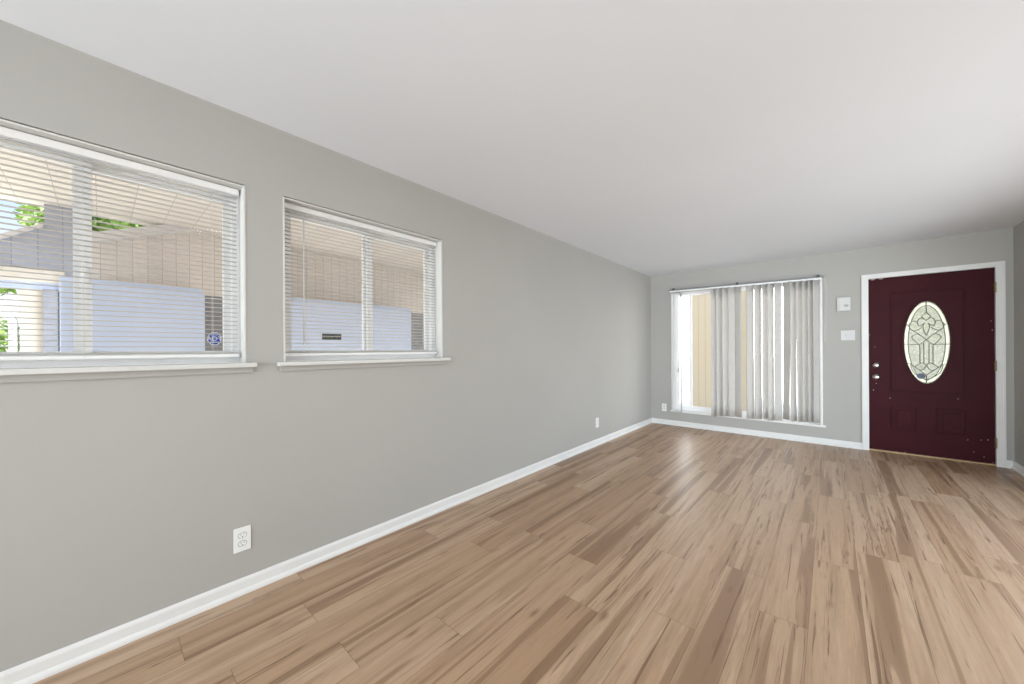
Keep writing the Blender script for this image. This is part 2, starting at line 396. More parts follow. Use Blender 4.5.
# ------------------------------------------------------------------ room shell
W1 = (-0.585, 0.488); W2 = (0.656, 1.728); WZ = (1.140, 2.058)
W3 = (-1.905, -0.075, 0.232, 2.095)
DR = (0.325, 1.275, 0.0, 2.040)      # rough door opening
fl = MB().box(XL - TH, XR + TH, YR - TH, YB + TH, -0.12, 0.0).build('floor', M['floor'])
tag(fl, 'tan wood-look plank laminate floor with dark heartwood streaks', 'floor', kind='structure')
YCR = 2.69
ce = MB()
ce.prism([(YR - TH, 2.400), (YCR - 0.03, 2.4155), (YCR + 0.02, 2.4138), (YB + TH, 2.402), (YB + TH, 2.60), (YR - TH, 2.60)], 'x', XL - TH, XR + TH)
tag(ce.build('ceiling', M['ceiling']), 'smooth white ceiling with a faint crosswise seam', 'ceiling', kind='structure')
tag(wall_mesh('x', XL, XL - TH, YR, YB, 0.0, 2.44, [(*W1, *WZ), (*W2, *WZ)]).build('wall_left', M['wall']), 'long greige painted wall with two windows', 'wall', kind='structure')
tag(wall_mesh('y', YB, YB + TH, XL - TH, XR + TH, 0.0, 2.44, [W3, DR]).build('wall_back', M['wall']), 'greige end wall with the maroon door and vertical blind', 'wall', kind='structure')
tag(wall_mesh('x', XR, XR + TH, YR, YB, 0.0, 2.44, [(1.5, 5.0, 0.0, 2.05)]).build('wall_right', M['wall']), 'greige wall strip at the right of the door', 'wall', kind='structure')  # opening added out of view to let the side fill lamp in
tag(wall_mesh('y', YR, YR - TH, XL - TH, XR + TH, 0.0, 2.44, [(-2.03, 1.17, 0.15, 2.25)]).build('wall_rear', M['wall']), 'greige wall behind the viewpoint with a wide opening added for the fill lamp', 'wall', kind='structure')  # opening added so the rear fill lamp can shine in

# baseboards: a board with an eased lip and a shoe moulding at its foot
BP = [(0, 0), (0.026, 0), (0.026, 0.010), (0.022, 0.018), (0.014, 0.023), (0.013, 0.024), (0.013, 0.062), (0.010, 0.070), (0.004, 0.075), (0, 0.075)]
def base_x(name, xw, s, y0, y1, label):
    m = MB(); m.prism([(xw + s * a, b) for a, b in BP], 'y', y0, y1)
    # prism along y takes (x, z)
    tag(m.build(name, M['trim']), label, 'baseboard', kind='structure')
def base_y(name, yw, x0, x1, label):
    m = MB(); m.prism([(yw - a, b) for a, b in BP], 'x', x0, x1)
    tag(m.build(name, M['trim']), label, 'baseboard', kind='structure')
base_x('baseboard_left', XL, 1, YR, YB, 'white baseboard along the long wall below the two windows')
base_x('baseboard_right', XR, -1, 5.0, YB, 'white baseboard along the right wall beside the door')
base_y('baseboard_back', YB, XL + 0.013, 0.279, 'white baseboard on the end wall below the vertical blind')
base_y('baseboard_corner', YB, 1.3205, XR - 0.013, 'short white baseboard between the door casing and the right corner')

# ------------------------------------------------------------------ sliding windows of the left wall
def rect(a, b, c, d): return [(a, c), (b, c), (b, d), (a, d)]
def slider(name, w, label, stool_l, stool_r, screen):
    y0, y1 = w; z0, z1 = WZ; X = XL
    root = empty(name, (X, (y0 + y1) / 2, z0), label, 'window', kind='structure')
    # jamb liner, a hair short of the drywall at its head
    m = MB()
    m.box(X - 0.158, X + 0.002, y0, y0 + 0.008, z0 + 0.016, z1 - 0.004)
    m.box(X - 0.158, X + 0.002, y1 - 0.008, y1, z0 + 0.016, z1 - 0.004)
    m.box(X - 0.158, X - 0.0015, y0 + 0.008, y1 - 0.008, z1 - 0.012, z1 - 0.0045)
    m.build('jamb', M['jamb'], root)
    m = MB(); m.box(X - 0.09, X, y0 + 0.0005, y1 - 0.0005, z0 + 0.001, z0 + 0.016); m.box(X, X + 0.038, stool_l, stool_r, z0 - 0.006, z0 + 0.016, 0.004)
    m.build('stool', M['jamb'], root)
    MB().box(X, X + 0.012, stool_l + 0.012, stool_r - 0.012, z0 - 0.034, z0 - 0.006, 0.002).build('apron', M['wall'], root)
    a, b, c, d = y0 + 0.008, y1 - 0.008, z0 + 0.016, z1 - 0.012
    MB().ring(rect(a, b, c, d), rect(a + 0.030, b - 0.030, c + 0.034, d - 0.034), 'x', X - 0.155, X - 0.085).build('frame', M['vinyl'], root)
    mid = (y0 + y1) / 2
    for (s0, s1, dd) in ((a + 0.024, mid + 0.026, 0.098), (mid - 0.026, b - 0.024, 0.124)):
        o0, o1 = c + 0.026, d - 0.026
        s = MB().ring(rect(s0, s1, o0, o1), rect(s0 + 0.036, s1 - 0.036, o0 + 0.036, o1 - 0.036), 'x', X - dd - 0.022, X - dd).build('sash', M['vinyl'], root)
        MB().box(X - dd - 0.013, X - dd - 0.009, s0 + 0.034, s1 - 0.034, o0 + 0.034, o1 - 0.034).build('pane', M['glass'], s)
    l = MB(); l.box(X - 0.098, X - 0.086, mid - 0.004, mid + 0.016, 1.50, 1.56, 0.003); l.box(X - 0.092, X - 0.078, mid + 0.001, mid + 0.011, 1.525, 1.55, 0.002)
    l.build('latch', M['vinyl'], root)
    if screen:
        MB().box(X - 0.1525, X - 0.1515, a + 0.03, mid - 0.02, c + 0.034, d - 0.034).build('insect_screen', M['screen'], root)
    return root
slider('window_1', W1, 'white sliding window nearest the viewpoint, cut by the left edge', -0.62, 0.527, False)
slider('window_2', W2, 'white sliding window further along the long wall', 0.622, 1.778, False)

def mini_blind(w, label, wand_y, cords):
    y0, y1 = w[0] + 0.018, w[1] - 0.018; X = XL - 0.058
    root = empty('mini_blind', (X, (w[0] + w[1]) / 2, 1.182), label, 'window blind', 'horizontal mini blinds on the long wall')
    m = MB(); m.ring([(X - 0.013, 2.0125), (X + 0.013, 2.0125), (X + 0.013, 2.0415), (X - 0.013, 2.0415)], [(X - 0.012, 2.0145), (X + 0.012, 2.0145), (X + 0.012, 2.0405), (X - 0.012, 2.0405)], 'y', y0, y1)
    m.box(X - 0.012, X + 0.012, y0, y1, 2.0155, 2.0395); m.box(X + 0.013, X + 0.0145, y0, y1, 2.036, 2.0415)
    m.build('headrail', M['blindrail'], root)
    m = MB(); m.box(X - 0.0125, X + 0.0125, y0 + 0.004, y1 - 0.004, 1.184, 1.2025, 0.005)
    for yy in (y0 + 0.004, y1 - 0.004): m.box(X - 0.0135, X + 0.0135, yy - 0.004, yy + 0.004, 1.183, 1.203, 0.004)
    m.build('bottom_rail', M['blindrail'], root)
    # open slats with a shallow crown, and the few spare ones stacked on the rail
    zs = [1.2045 + 0.0022 * i for i in range(2)] + [1.236 + 0.0217 * i for i in range(36)]
    bm = bmesh.new()
    for z in zs:
        prof = [(-0.0125, 0.0), (-0.0065, 0.0017), (0.0, 0.0023), (0.0065, 0.0017), (0.0125, 0.0)]
        up = [[bm.verts.new((X + p, yy, z + h + 0.0004)) for p, h in prof] for yy in (y0 + 0.006, y1 - 0.006)]
        dn = [[bm.verts.new((X + p, yy, z + h - 0.0004)) for p, h in prof] for yy in (y0 + 0.006, y1 - 0.006)]
        for i in range(4):
            bm.faces.new((up[0][i], up[0][i + 1], up[1][i + 1], up[1][i])).smooth = True
            bm.faces.new((dn[0][i + 1], dn[0][i], dn[1][i], dn[1][i + 1])).smooth = True
        for i in (0, 4): bm.faces.new((up[0][i], up[1][i], dn[1][i], dn[0][i]))
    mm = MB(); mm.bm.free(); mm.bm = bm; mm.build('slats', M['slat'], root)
    for cy in cords:
        m = MB()
        for dx in (-0.0135, 0.0135): m.tube([(X + dx, cy, 1.19), (X + dx, cy, 2.01)], 0.0007, 5)
        for z in zs[2:]: m.tube([(X - 0.0135, cy, z - 0.001), (X + 0.0135, cy, z - 0.001)], 0.0005, 4)
        m.build('ladder_cord', M['cord'], root)
    if wand_y is not None:
        m = MB(); m.tube([(X + 0.020, wand_y, 1.262), (X + 0.020, wand_y, 1.985)], 0.0042, 6); m.tube([(X + 0.020, wand_y, 1.985), (X + 0.020, wand_y, 2.0), (X + 0.012, wand_y, 2.015)], 0.0015, 5)
        m.tube([(X + 0.020, wand_y, 1.250), (X + 0.020, wand_y, 1.266)], 0.0052, 6)
        m.build('tilt_wand', M['wand'], root)
    return root
mini_blind(W1, 'white mini blind with open slats in the window nearest the viewpoint', None, (-0.45, -0.045, 0.365))
mini_blind(W2, 'white mini blind with a hanging tilt wand in the window further along', 0.772, (0.800, 1.180, 1.60))

# stickers on the glass
def sticker(name, center, normal, rx, rz, mats, txt, label, group=None):
    """octagonal sticker with a bar and lettering; built facing +Y-ward local then turned"""
    root = empty(name, center, label, 'sticker', group)
    pts = [(rx * math.cos(math.pi / 8 + i * math.pi / 4) * 1.06, rz * math.sin(math.pi / 8 + i * math.pi / 4) * 1.06) for i in range(8)]
    m = MB(); m.ring(pts, [(p[0] * 0.90, p[1] * 0.90) for p in pts], 'z', 0, 0.0004, 1); m.prism([(p[0] * 0.90, p[1] * 0.90) for p in pts], 'z', 0, 0.0005, 0)
    m.prism([(-rx * 0.55, rz * 0.55), (rx * 0.55, rz * 0.55), (rx * 0.55, rz * 0.62), (-rx * 0.55, rz * 0.62)], 'z', 0.0004, 0.0008, 1)
    m.prism([(-rx * 0.62, -rz * 0.52), (rx * 0.62, -rz * 0.52), (rx * 0.62, -rz * 0.45), (-rx * 0.62, -rz * 0.45)], 'z', 0.0004, 0.0008, 1)
    b = m.build('backing', mats, None)
    me = text_mesh(txt, rz * 0.95); me.materials.clear(); me.materials.append(mats[1])
    t = bpy.data.objects.new('lettering', me); COL.objects.link(t)
    t.location = (0, 0, 0.0008)
    for o in (b, t): o.parent = root
    z = Vector(normal).normalized(); y = Vector((0, 0, 1)); x = y.cross(z)
    root.matrix_world = Matrix(((x.x, y.x, z.x, center[0]), (x.y, y.y, z.y, center[1]), (x.z, y.z, z.z, center[2]), (0, 0, 0, 1)))
    return root
sticker('security_sticker', (XL - 0.131, 0.384, 1.279), (1, 0, 0), 0.028, 0.033, [M['blue'], M['white']], 'ADT', 'bright blue octagonal sticker low on the glass of the near window')
lab = empty('window_label', (XL - 0.1055, 0.953, 1.301), 'small dark grey rectangular label low on the further window', 'sticker')
m = MB(); xq = XL - 0.1065
m.box(xq, xq + 0.0008, 0.895, 1.011, 1.281, 1.320); m.build('backing', M['label'], lab)
m = MB()
for i, (a, b) in enumerate(((0.901, 0.912), (0.915, 0.921), (0.924, 0.936), (0.940, 0.944), (0.948, 0.961))):
    m.box(xq + 0.0008, xq + 0.0012, a, b, 1.294, 1.307)
m.prism([(0.972, 1.311), (0.978, 1.311), (0.984, 1.297), (0.990, 1.311), (0.996, 1.311), (0.986, 1.290), (0.982, 1.290)], 'x', xq + 0.0008, xq + 0.0012)
m.ring([(0.994, 1.296), (1.006, 1.296), (1.006, 1.310), (0.994, 1.310)], [(0.997, 1.299), (1.003, 1.299), (1.003, 1.307), (0.997, 1.307)], 'x', xq + 0.0008, xq + 0.0012)
m.build('markings', M['label_ink'], lab)

# ------------------------------------------------------------------ picture window of the end wall
x0, x1, z0, z1 = W3
r3 = empty('window_3', ((x0 + x1) / 2, YB, z0), 'wide white window behind the vertical blind on the end wall', 'window', kind='structure')
m = MB().ring(rect(x0, x1, z0, z1), rect(x0 + 0.022, x1 - 0.022, z0 + 0.010, z1 - 0.018), 'y', YB - 0.004, YB + TH - 0.002); m.build('jamb', M['trim'], r3)
m = MB().box(x0 - 0.012, x1 + 0.028, YB - 0.022, YB + 0.01, z0 - 0.018, z0 + 0.0095, 0.003); m.build('stool', M['trim'], r3)
m = MB().ring(rect(x0 + 0.022, x1 - 0.022, z0 + 0.010, z1 - 0.018), rect(x0 + 0.06, x1 - 0.06, z0 + 0.05, z1 - 0.035), 'y', YB + 0.075, YB + 0.145); m.build('frame', M['vinyl'], r3)
for (a, b, dd) in ((x0 + 0.055, x0 + 0.275, 0.088), (x0 + 0.245, x1 - 0.275, 0.108), (x1 - 0.305, x1 - 0.055, 0.088)):
    s = MB().ring(rect(a, b, z0 + 0.045, z1 - 0.03), rect(a + 0.034, b - 0.034, z0 + 0.08, z1 - 0.050), 'y', YB + dd, YB + dd + 0.022).build('sash', M['vinyl'], r3)
    MB().box(a + 0.032, b - 0.032, YB + dd + 0.009, YB + dd + 0.013, z0 + 0.078, z1 - 0.048).build('pane', M['glass'], s)
m = MB().box(x0 + 0.078, x0 + 0.092, YB + 0.072, YB + 0.088, 0.84, 0.90, 0.003); m.box(x0 + 0.084, x0 + 0.118, YB + 0.066, YB + 0.078, 0.862, 0.876, 0.003); m.build('latch', M['nickel'], r3)

# vertical blind hung in front of the opening
vb = empty('vertical_blind', (-0.985, YB - 0.055, 0.24), 'grey vertical blind with uneven vanes across the wide end-wall window', 'window blind')
def railz(x): return 2.137 - (x + 1.9) * 0.019
m = MB()
m.prism([(-1.905, railz(-1.905) - 0.013), (-0.062, railz(-0.062) - 0.013), (-0.062, railz(-0.062) + 0.011), (-1.905, railz(-1.905) + 0.011)], 'y', YB - 0.078, YB - 0.034)
m.build('headrail', M['rail'], vb)
m = MB()
m.prism([(-1.905, railz(-1.905) - 0.034), (-0.080, railz(-0.080) - 0.034), (-0.080, railz(-0.080) - 0.013), (-1.905, railz(-1.905) - 0.013)], 'y', YB - 0.070, YB - 0.062)
m.build('valance_strip', M['vinyl'], vb)
for bx in (-1.845, -0.985, -0.113):
    m = MB(); zz = railz(bx); m.box(bx - 0.016, bx + 0.016, YB - 0.082, YB, zz + 0.0115, zz + 0.022, 0.002); m.box(bx - 0.014, bx + 0.014, YB - 0.084, YB - 0.079, zz - 0.008, zz + 0.022, 0.001)
    m.build('bracket', M['bracket'], vb)
def px_x(px, d=YB - 0.056):
    dx = px - 512.0; a = dx / F_PX
    return d * (math.cos(YAW) * a - math.sin(YAW)) / (math.sin(YAW) * a + math.cos(YAW))
# (left edge, right edge, lower end, sideways drift of the lower end, turned the other way)
VANES = [(711.0, 717.0, 0.212, 0.0, 0), (716.2, 722.6, 0.226, 0.0, 0), (722.3, 728.2, 0.236, 0.0, 0), (728.6, 735.2, 0.240, 0.0, 0), (735.0, 741.6, 0.240, 0.0, 1),
         (746.2, 754.0, 0.235, 0.0, 0), (754.4, 761.6, 0.244, 0.0, 0), (762.1, 768.2, 0.258, 0.004, 0), (767.6, 774.1, 0.240, 0.0, 0),
         (774.5, 781.7, 0.250, 0.0, 0), (783.5, 790.6, 0.276, -0.012, 1), (790.2, 796.4, 0.262, 0.0, 0), (796.2, 802.6, 0.262, 0.010, 0),
         (802.3, 808.4, 0.266, 0.0, 0), (808.2, 813.9, 0.268, 0.0, 0), (813.4, 819.3, 0.268, 0.0, 0)]
VW = 0.093
def vane(xa, xb, zb, drift, flip, yc=YB - 0.056):
    cx = (xa + xb) / 2; phi = math.atan(cx / yc); R = math.sqrt(1 + (cx / yc) ** 2)
    ang = math.acos(min(1.0, (xb - xa) / (VW * R))); ang = (-ang if flip else ang) - phi
    zt = railz(cx) - 0.030
    bm = bmesh.new(); nz = 10; nw = 6; fr, bk = [], []
    for j in range(nz + 1):
        t = j / nz; z = zt + (zb - zt) * t; tw = ang + (drift * 9 * t * t)
        ra, rb = [], []
        for i in range(nw + 1):
            s = (i / nw - 0.5) * VW; bow = 0.0035 * (1 - (2 * i / nw - 1) ** 2)
            dx, dy = math.cos(tw), math.sin(tw)
            x = cx + drift * t * t + s * dx - bow * -dy * -1; y = yc + s * dy - bow * dx
            ra.append(bm.verts.new((x, y - 0.0004, z))); rb.append(bm.verts.new((x, y + 0.0004, z)))
        fr.append(ra); bk.append(rb)
    for j in range(nz):
        for i in range(nw):
            bm.faces.new((fr[j][i], fr[j][i + 1], fr[j + 1][i + 1], fr[j + 1][i])).smooth = True
            bm.faces.new((bk[j][i + 1], bk[j][i], bk[j + 1][i], bk[j + 1][i + 1])).smooth = True
        for i in (0, nw): bm.faces.new((fr[j][i], bk[j][i], bk[j + 1][i], fr[j + 1][i]))
    for j in (0, nz):
        for i in range(nw): bm.faces.new((fr[j][i], fr[j][i + 1], bk[j][i + 1], bk[j][i]))
    mm = MB(); mm.bm.free(); mm.bm = bm
    v = mm.build('vane', M['vane'], vb)
    MB().box(cx - 0.006, cx + 0.006, yc - 0.004, yc + 0.004, zt - 0.004, zt + 0.012, 0.001).build('hanger', M['vinyl'], v)
vane(px_x(680.2), px_x(681.9), 0.214, 0.0, 0)
for (a, b, zb, dr, fl_) in VANES: vane(px_x(a), px_x(b), zb, dr, fl_)
m = MB(); pts = [(-0.052 + 0.004 * math.sin(i * 0.6), YB - 0.03 - 0.0, 2.10 - i * 0.09) for i in range(10)]
m.tube(pts, 0.0016, 6); m.tube([(p[0] + 0.012, p[1] + 0.004, p[2]) for p in pts], 0.0016, 6); m.build('pull_cord', M['cord'], vb)

# ------------------------------------------------------------------ front door
dr = empty('door_1', (0.8, YB, 0), 'closed maroon front door with an oval leaded glass light', 'door', kind='structure')
DX0, DX1, DZ0, DZ1 = 0.341, 1.257, 0.019, 2.021
m = MB()
CZ_ = [(0.279, 0.0), (0.279, 2.077), (1.3200, 2.077), (1.3200, 0.0), (1.2585, 0.0), (1.2585, 2.0235), (0.3385, 2.0235), (0.3385, 0.0)]
m.prism(CZ_, 'y', YB - 0.017, YB)
BD = [(0.284, 0.002), (0.284, 2.072), (1.315, 2.072), (1.315, 0.002), (1.302, 0.002), (1.302, 2.059), (0.297, 2.059), (0.297, 0.002)]
m.prism(BD, 'y', YB - 0.021, YB - 0.016)
m.build('casing', M['trim'], dr)
m = MB()
m.box(DR[0], 0.3385, YB, YB + TH - 0.003, 0.0, 2.0235); m.box(1.2590, DR[1], YB, YB + TH - 0.003, 0.0, 2.0235); m.box(DR[0], DR[1], YB, YB + TH - 0.003, 2.0235, 2.0395)
m.box(0.3385, 0.352, YB + 0.062, YB + 0.10, 0.0, 2.0235); m.box(1.246, 1.2585, YB + 0.062, YB + 0.10, 0.0, 2.0235); m.box(0.352, 1.246, YB + 0.062, YB + 0.10, 2.010, 2.0235)
m.build('jamb', M['trim'], dr)
m = MB().box(0.3385, 1.2585, YB - 0.004, YB + 0.12, 0.0005, 0.017, 0.004); m.build('threshold', M['oak'], dr)
# slab: a plate with an oval hole, raised mouldings on its face
OC = (0.797, 1.268); ORX, ORZ = 0.172, 0.456
YD = YB + 0.016                        # room face of the slab
NE = 64
ell = lambda rx, rz, n=NE: [(OC[0] + rx * math.cos(2 * math.pi * i / n), OC[1] + rz * math.sin(2 * math.pi * i / n)) for i in range(n)]
def box_loop(n=NE):
    out = []
    for i in range(n):
        a = 2 * math.pi * i / n; c, s = math.cos(a), math.sin(a)
        tx = ((DX1 - OC[0]) if c > 0 else (OC[0] - DX0)) / max(abs(c), 1e-6); tz = ((DZ1 - OC[1]) if s > 0 else (OC[1] - DZ0)) / max(abs(s), 1e-6)
        t = min(tx, tz); out.append((OC[0] + c * t, OC[1] + s * t))
    for cx, cz in ((DX0, DZ0), (DX1, DZ0), (DX1, DZ1), (DX0, DZ1)):   # pull the nearest ray end into each corner
        k = min(range(n), key=lambda q: (out[q][0] - cx) ** 2 + (out[q][1] - cz) ** 2); out[k] = (cx, cz)
    return out
m = MB().ring(box_loop(), ell(ORX + 0.012, ORZ + 0.012), 'y', YD, YD + 0.044)
def moulding(m, a, b, c, d, w=0.022, h=0.013, field=True):
    """raised bead around a panel with a shallow inner field"""
    m.ring(rect(a, b, c, d), rect(a + w * 0.35, b - w * 0.35, c + w * 0.35, d - w * 0.35), 'y', YD - h * 0.55, YD + 0.001)
    m.ring(rect(a + w * 0.35, b - w * 0.35, c + w * 0.35, d - w * 0.35), rect(a + w * 0.7, b - w * 0.7, c + w * 0.7, d - w * 0.7), 'y', YD - h, YD + 0.001)
    m.ring(rect(a + w * 0.7, b - w * 0.7, c + w * 0.7, d - w * 0.7), rect(a + w, b - w, c + w, d - w), 'y', YD - h * 0.4, YD + 0.001)
    if field: m.box(a + w * 2.2, b - w * 2.2, YD - h * 0.5, YD + 0.001, c + w * 2.2, d - w * 2.2, 0.002)
moulding(m, 0.520, 1.074, 0.700, 1.850, field=False)
moulding(m, 0.520, 0.730, 0.268, 0.552); moulding(m, 0.862, 1.080, 0.268, 0.552)
slab = m.build('door_slab', M['door'], dr)
rng = random.Random(4)
m = MB()
chips = [(875, 347), (868.5, 335), (890, 398), (958, 399), (968, 440), (981, 440), (988, 440), (905, 453), (974, 452), (984, 457), (993, 463), (992.5, 330), (873.5, 390), (876.3, 383.5), (991, 321)]
def px_xz(px, py, d):
    cr_, sr_ = math.cos(ROLL), math.sin(ROLL); dx, dy = px - 512, py - HORIZON
    x = dx * cr_ - dy * sr_; y = dx * sr_ + dy * cr_; a = x / F_PX
    t = d / (math.sin(YAW) * a + math.cos(YAW)); return t * (math.cos(YAW) * a - math.sin(YAW)), CAM_Z - y / F_PX * t
for px, py in chips:
    cx, cz = px_xz(px, py, YD); n = 6; cx = min(max(cx, DX0 + 0.007), DX1 - 0.007); cz = max(cz, DZ0 + 0.006)
    m.prism([(cx + rng.uniform(0.002, 0.005) * math.cos(2 * math.pi * q / n), cz + rng.uniform(0.002, 0.005) * math.sin(2 * math.pi * q / n)) for q in range(n)], 'y', YD - 0.0006, YD + 0.0005)
m.box(0.365, 0.395, YD - 0.0006, YD + 0.001, 2.010, 2.018); m.box(0.430, 0.462, YD - 0.0006, YD + 0.001, 2.012, 2.019)
c_ = m.build('paint_chips', M['chip'], dr); c_['label'] = 'pale flecks of chipped paint'
# oval light: maroon moulding, glass, zinc cames
m = MB()
for (r0, r1, h) in ((0.030, 0.020, 0.005), (0.020, 0.009, 0.013), (0.009, -0.001, 0.008)):
    m.ring(ell(ORX + r0, ORZ + r0), ell(ORX + r1, ORZ + r1), 'y', YD - h, YD + 0.010)
m.ring(ell(ORX + 0.0125, ORZ + 0.0125), ell(ORX - 0.001, ORZ - 0.001), 'y', YD + 0.010, YD + 0.044)
fr = m.build('light_frame', M['door'], dr)
gl = MB().prism(ell(ORX * 0.80, ORZ * 0.90), 'y', YD + 0.018, YD + 0.024).build('oval_glass', M['leaded'], dr)
MB().ring(ell(ORX + 0.004, ORZ + 0.004), ell(ORX * 0.80, ORZ * 0.90), 'y', YD + 0.018, YD + 0.024).build('border_glass', mat_leaded('bright_border_glass', 1.5), dr)
yc = YD + 0.0165
def P3(u, w): return (OC[0] + u * ORX, yc, OC[1] + w * ORZ)
def curve(pts, n=10):
    out = []; P = [Vector((*p, 0)) for p in pts]
    for i in range(len(P) - 1):
        p0, p1, p2, p3 = P[max(i - 1, 0)], P[i], P[i + 1], P[min(i + 2, len(P) - 1)]
        for q in range(n):
            t = q / n; out.append(0.5 * ((2 * p1) + (p2 - p0) * t + (2 * p0 - 5 * p1 + 4 * p2 - p3) * t * t + (3 * p1 - p0 - 3 * p2 + p3) * t ** 3))
    out.append(P[-1]); return [P3(v.x, v.y) for v in out]
m = MB(); T = 0.0042
m.tube([P3(0.985 * math.cos(2 * math.pi * i / 60), 0.985 * math.sin(2 * math.pi * i / 60)) for i in range(60)], 0.003, 6, closed=True)
m.tube([P3(0.80 * math.cos(2 * math.pi * i / 60), 0.90 * math.sin(2 * math.pi * i / 60)) for i in range(60)], T, 6, closed=True)
m.tube([P3(0, 0.985), P3(0, 0.72)], T, 6); m.tube([P3(0, -0.985), P3(0, -0.80)], T, 6)
m.tube([P3(0, 0.73), P3(0.20, 0.63), P3(0, 0.53), P3(-0.20, 0.63)], T, 6, closed=True)
for s in (-1, 1):
    for seq in ([(0.0, 0.53), (s * .22, .60), (s * .38, .50), (s * .30, .40), (s * .08, .47)],           # upper petals
                [(s * .08, .47), (s * .14, .36), (0, .16)],
                [(s * .38, .50), (s * .60, .52), (s * .76, .42), (s * .62, .30), (s * .40, .30), (s * .20, .36)],
                [(s * .76, .36), (s * .55, .28), (s * .22, .16), (-s * .10, .02), (-s * .30, -.06)],     # crossing ribbons
                [(s * .22, .16), (s * .40, .20), (s * .62, .14), (s * .50, .04), (s * .30, -.06)],
                [(s * .30, -.06), (s * .28, -.20), (s * .28, -.52)],
                [(s * .12, -.02), (s * .11, -.20), (s * .11, -.52)],
                [(0, -.56), (s * .14, -.50), (s * .34, -.54), (s * .52, -.60)],                         # foot scrolls
                [(s * .52, -.60), (s * .32, -.67), (s * .14, -.66), (0, -.56)],
                [(0, -.80), (s * .20, -.72), (s * .46, -.62), (s * .70, -.52)],
                [(s * .985, -.05), (s * .78, -.05), (s * .30, -.05)],
                [(s * .90, -.52), (s * .72, -.52)], [(s * .90, .45), (s * .74, .40)],
                [(s * .70, -.52), (s * .60, -.70), (s * .36, -.82), (0, -.93)]):
        m.tube(curve(seq, 7), T, 6)
m.build('came', M['came'], gl)
# cut-glass pieces of the flower and the columns stand a little proud of the sheet
m = MB()
def bevel_piece(pts): m.prism([(OC[0] + u * ORX, OC[1] + w * ORZ) for u, w in pts], 'y', YD + 0.0145, YD + 0.0178)
bevel_piece([(0, .71), (.17, .63), (0, .55), (-.17, .63)])
for s in (-1, 1):
    bevel_piece([(s * .13, -.10), (s * .26, -.10), (s * .26, -.50), (s * .13, -.50)])
    bevel_piece([(s * .04, .45), (s * .12, .45), (s * .12, .36), (s * .03, .22)])
    bevel_piece([(s * .42, .47), (s * .60, .49), (s * .70, .42), (s * .60, .34), (s * .43, .34)])
    bevel_piece([(s * .30, .16), (s * .56, .13), (s * .46, .05), (s * .28, .04)])
    bevel_piece([(s * .05, -.57), (s * .30, -.565), (s * .46, -.60), (s * .30, -.645), (s * .12, -.635)])
m.build('cut_glass', mat_glass('clear_bevel', (0.98, 0.99, 0.97, 1)), gl)
# deadbolt, knob, hinges
m = MB(); m.lathe([(0.0, 0.022), (0.012, 0.022), (0.018, 0.019), (0.028, 0.012), (0.033, 0.006), (0.034, 0.0)], (0.404, YD, 1.004), (0, -1, 0), 28)
m.box(0.399, 0.409, YD - 0.036, YD - 0.018, 0.990, 1.018, 0.003); d1 = m.build('deadbolt', M['nickel'], dr)
m = MB(); m.lathe([(0.0, 0.062), (0.012, 0.062), (0.022, 0.058), (0.0275, 0.046), (0.026, 0.034), (0.016, 0.025), (0.011, 0.020), (0.012, 0.010), (0.026, 0.008), (0.033, 0.004), (0.034, 0.0)], (0.404, YD, 0.868), (0, -1, 0), 28)
m.lathe([(0.0, 0.0655), (0.004, 0.065), (0.0045, 0.0615)], (0.404, YD, 0.868), (0, -1, 0), 12); m.build('knob', M['nickel'], dr)
for hz in (1.815, 1.020, 0.235):
    h = MB(); 
    for q in range(5): h.tube([(1.2575, YB - 0.0235, hz - 0.05 + q * 0.02 + 0.0008), (1.2575, YB - 0.0235, hz - 0.03 + q * 0.02 - 0.0008)], 0.0055, 10)
    h.box(1.2515, 1.2555, YB - 0.022, YD + 0.004, hz - 0.05, hz + 0.05); h.box(1.2590, 1.2625, YB - 0.022, YB - 0.0165, hz - 0.05, hz + 0.05)
    h.tube([(1.2575, YB - 0.0235, hz + 0.05), (1.2575, YB - 0.0235, hz + 0.056)], [0.0045, 0.002], 8)
    h.build('hinge', M['brass'], dr)
sticker('door_sticker', (0.757, YD + 0.0172, 0.893), (0, -1, 0), 0.033, 0.031, [M['navy'], M['navy']], 'ADT', 'small dark navy sticker at the foot of the oval door glass')

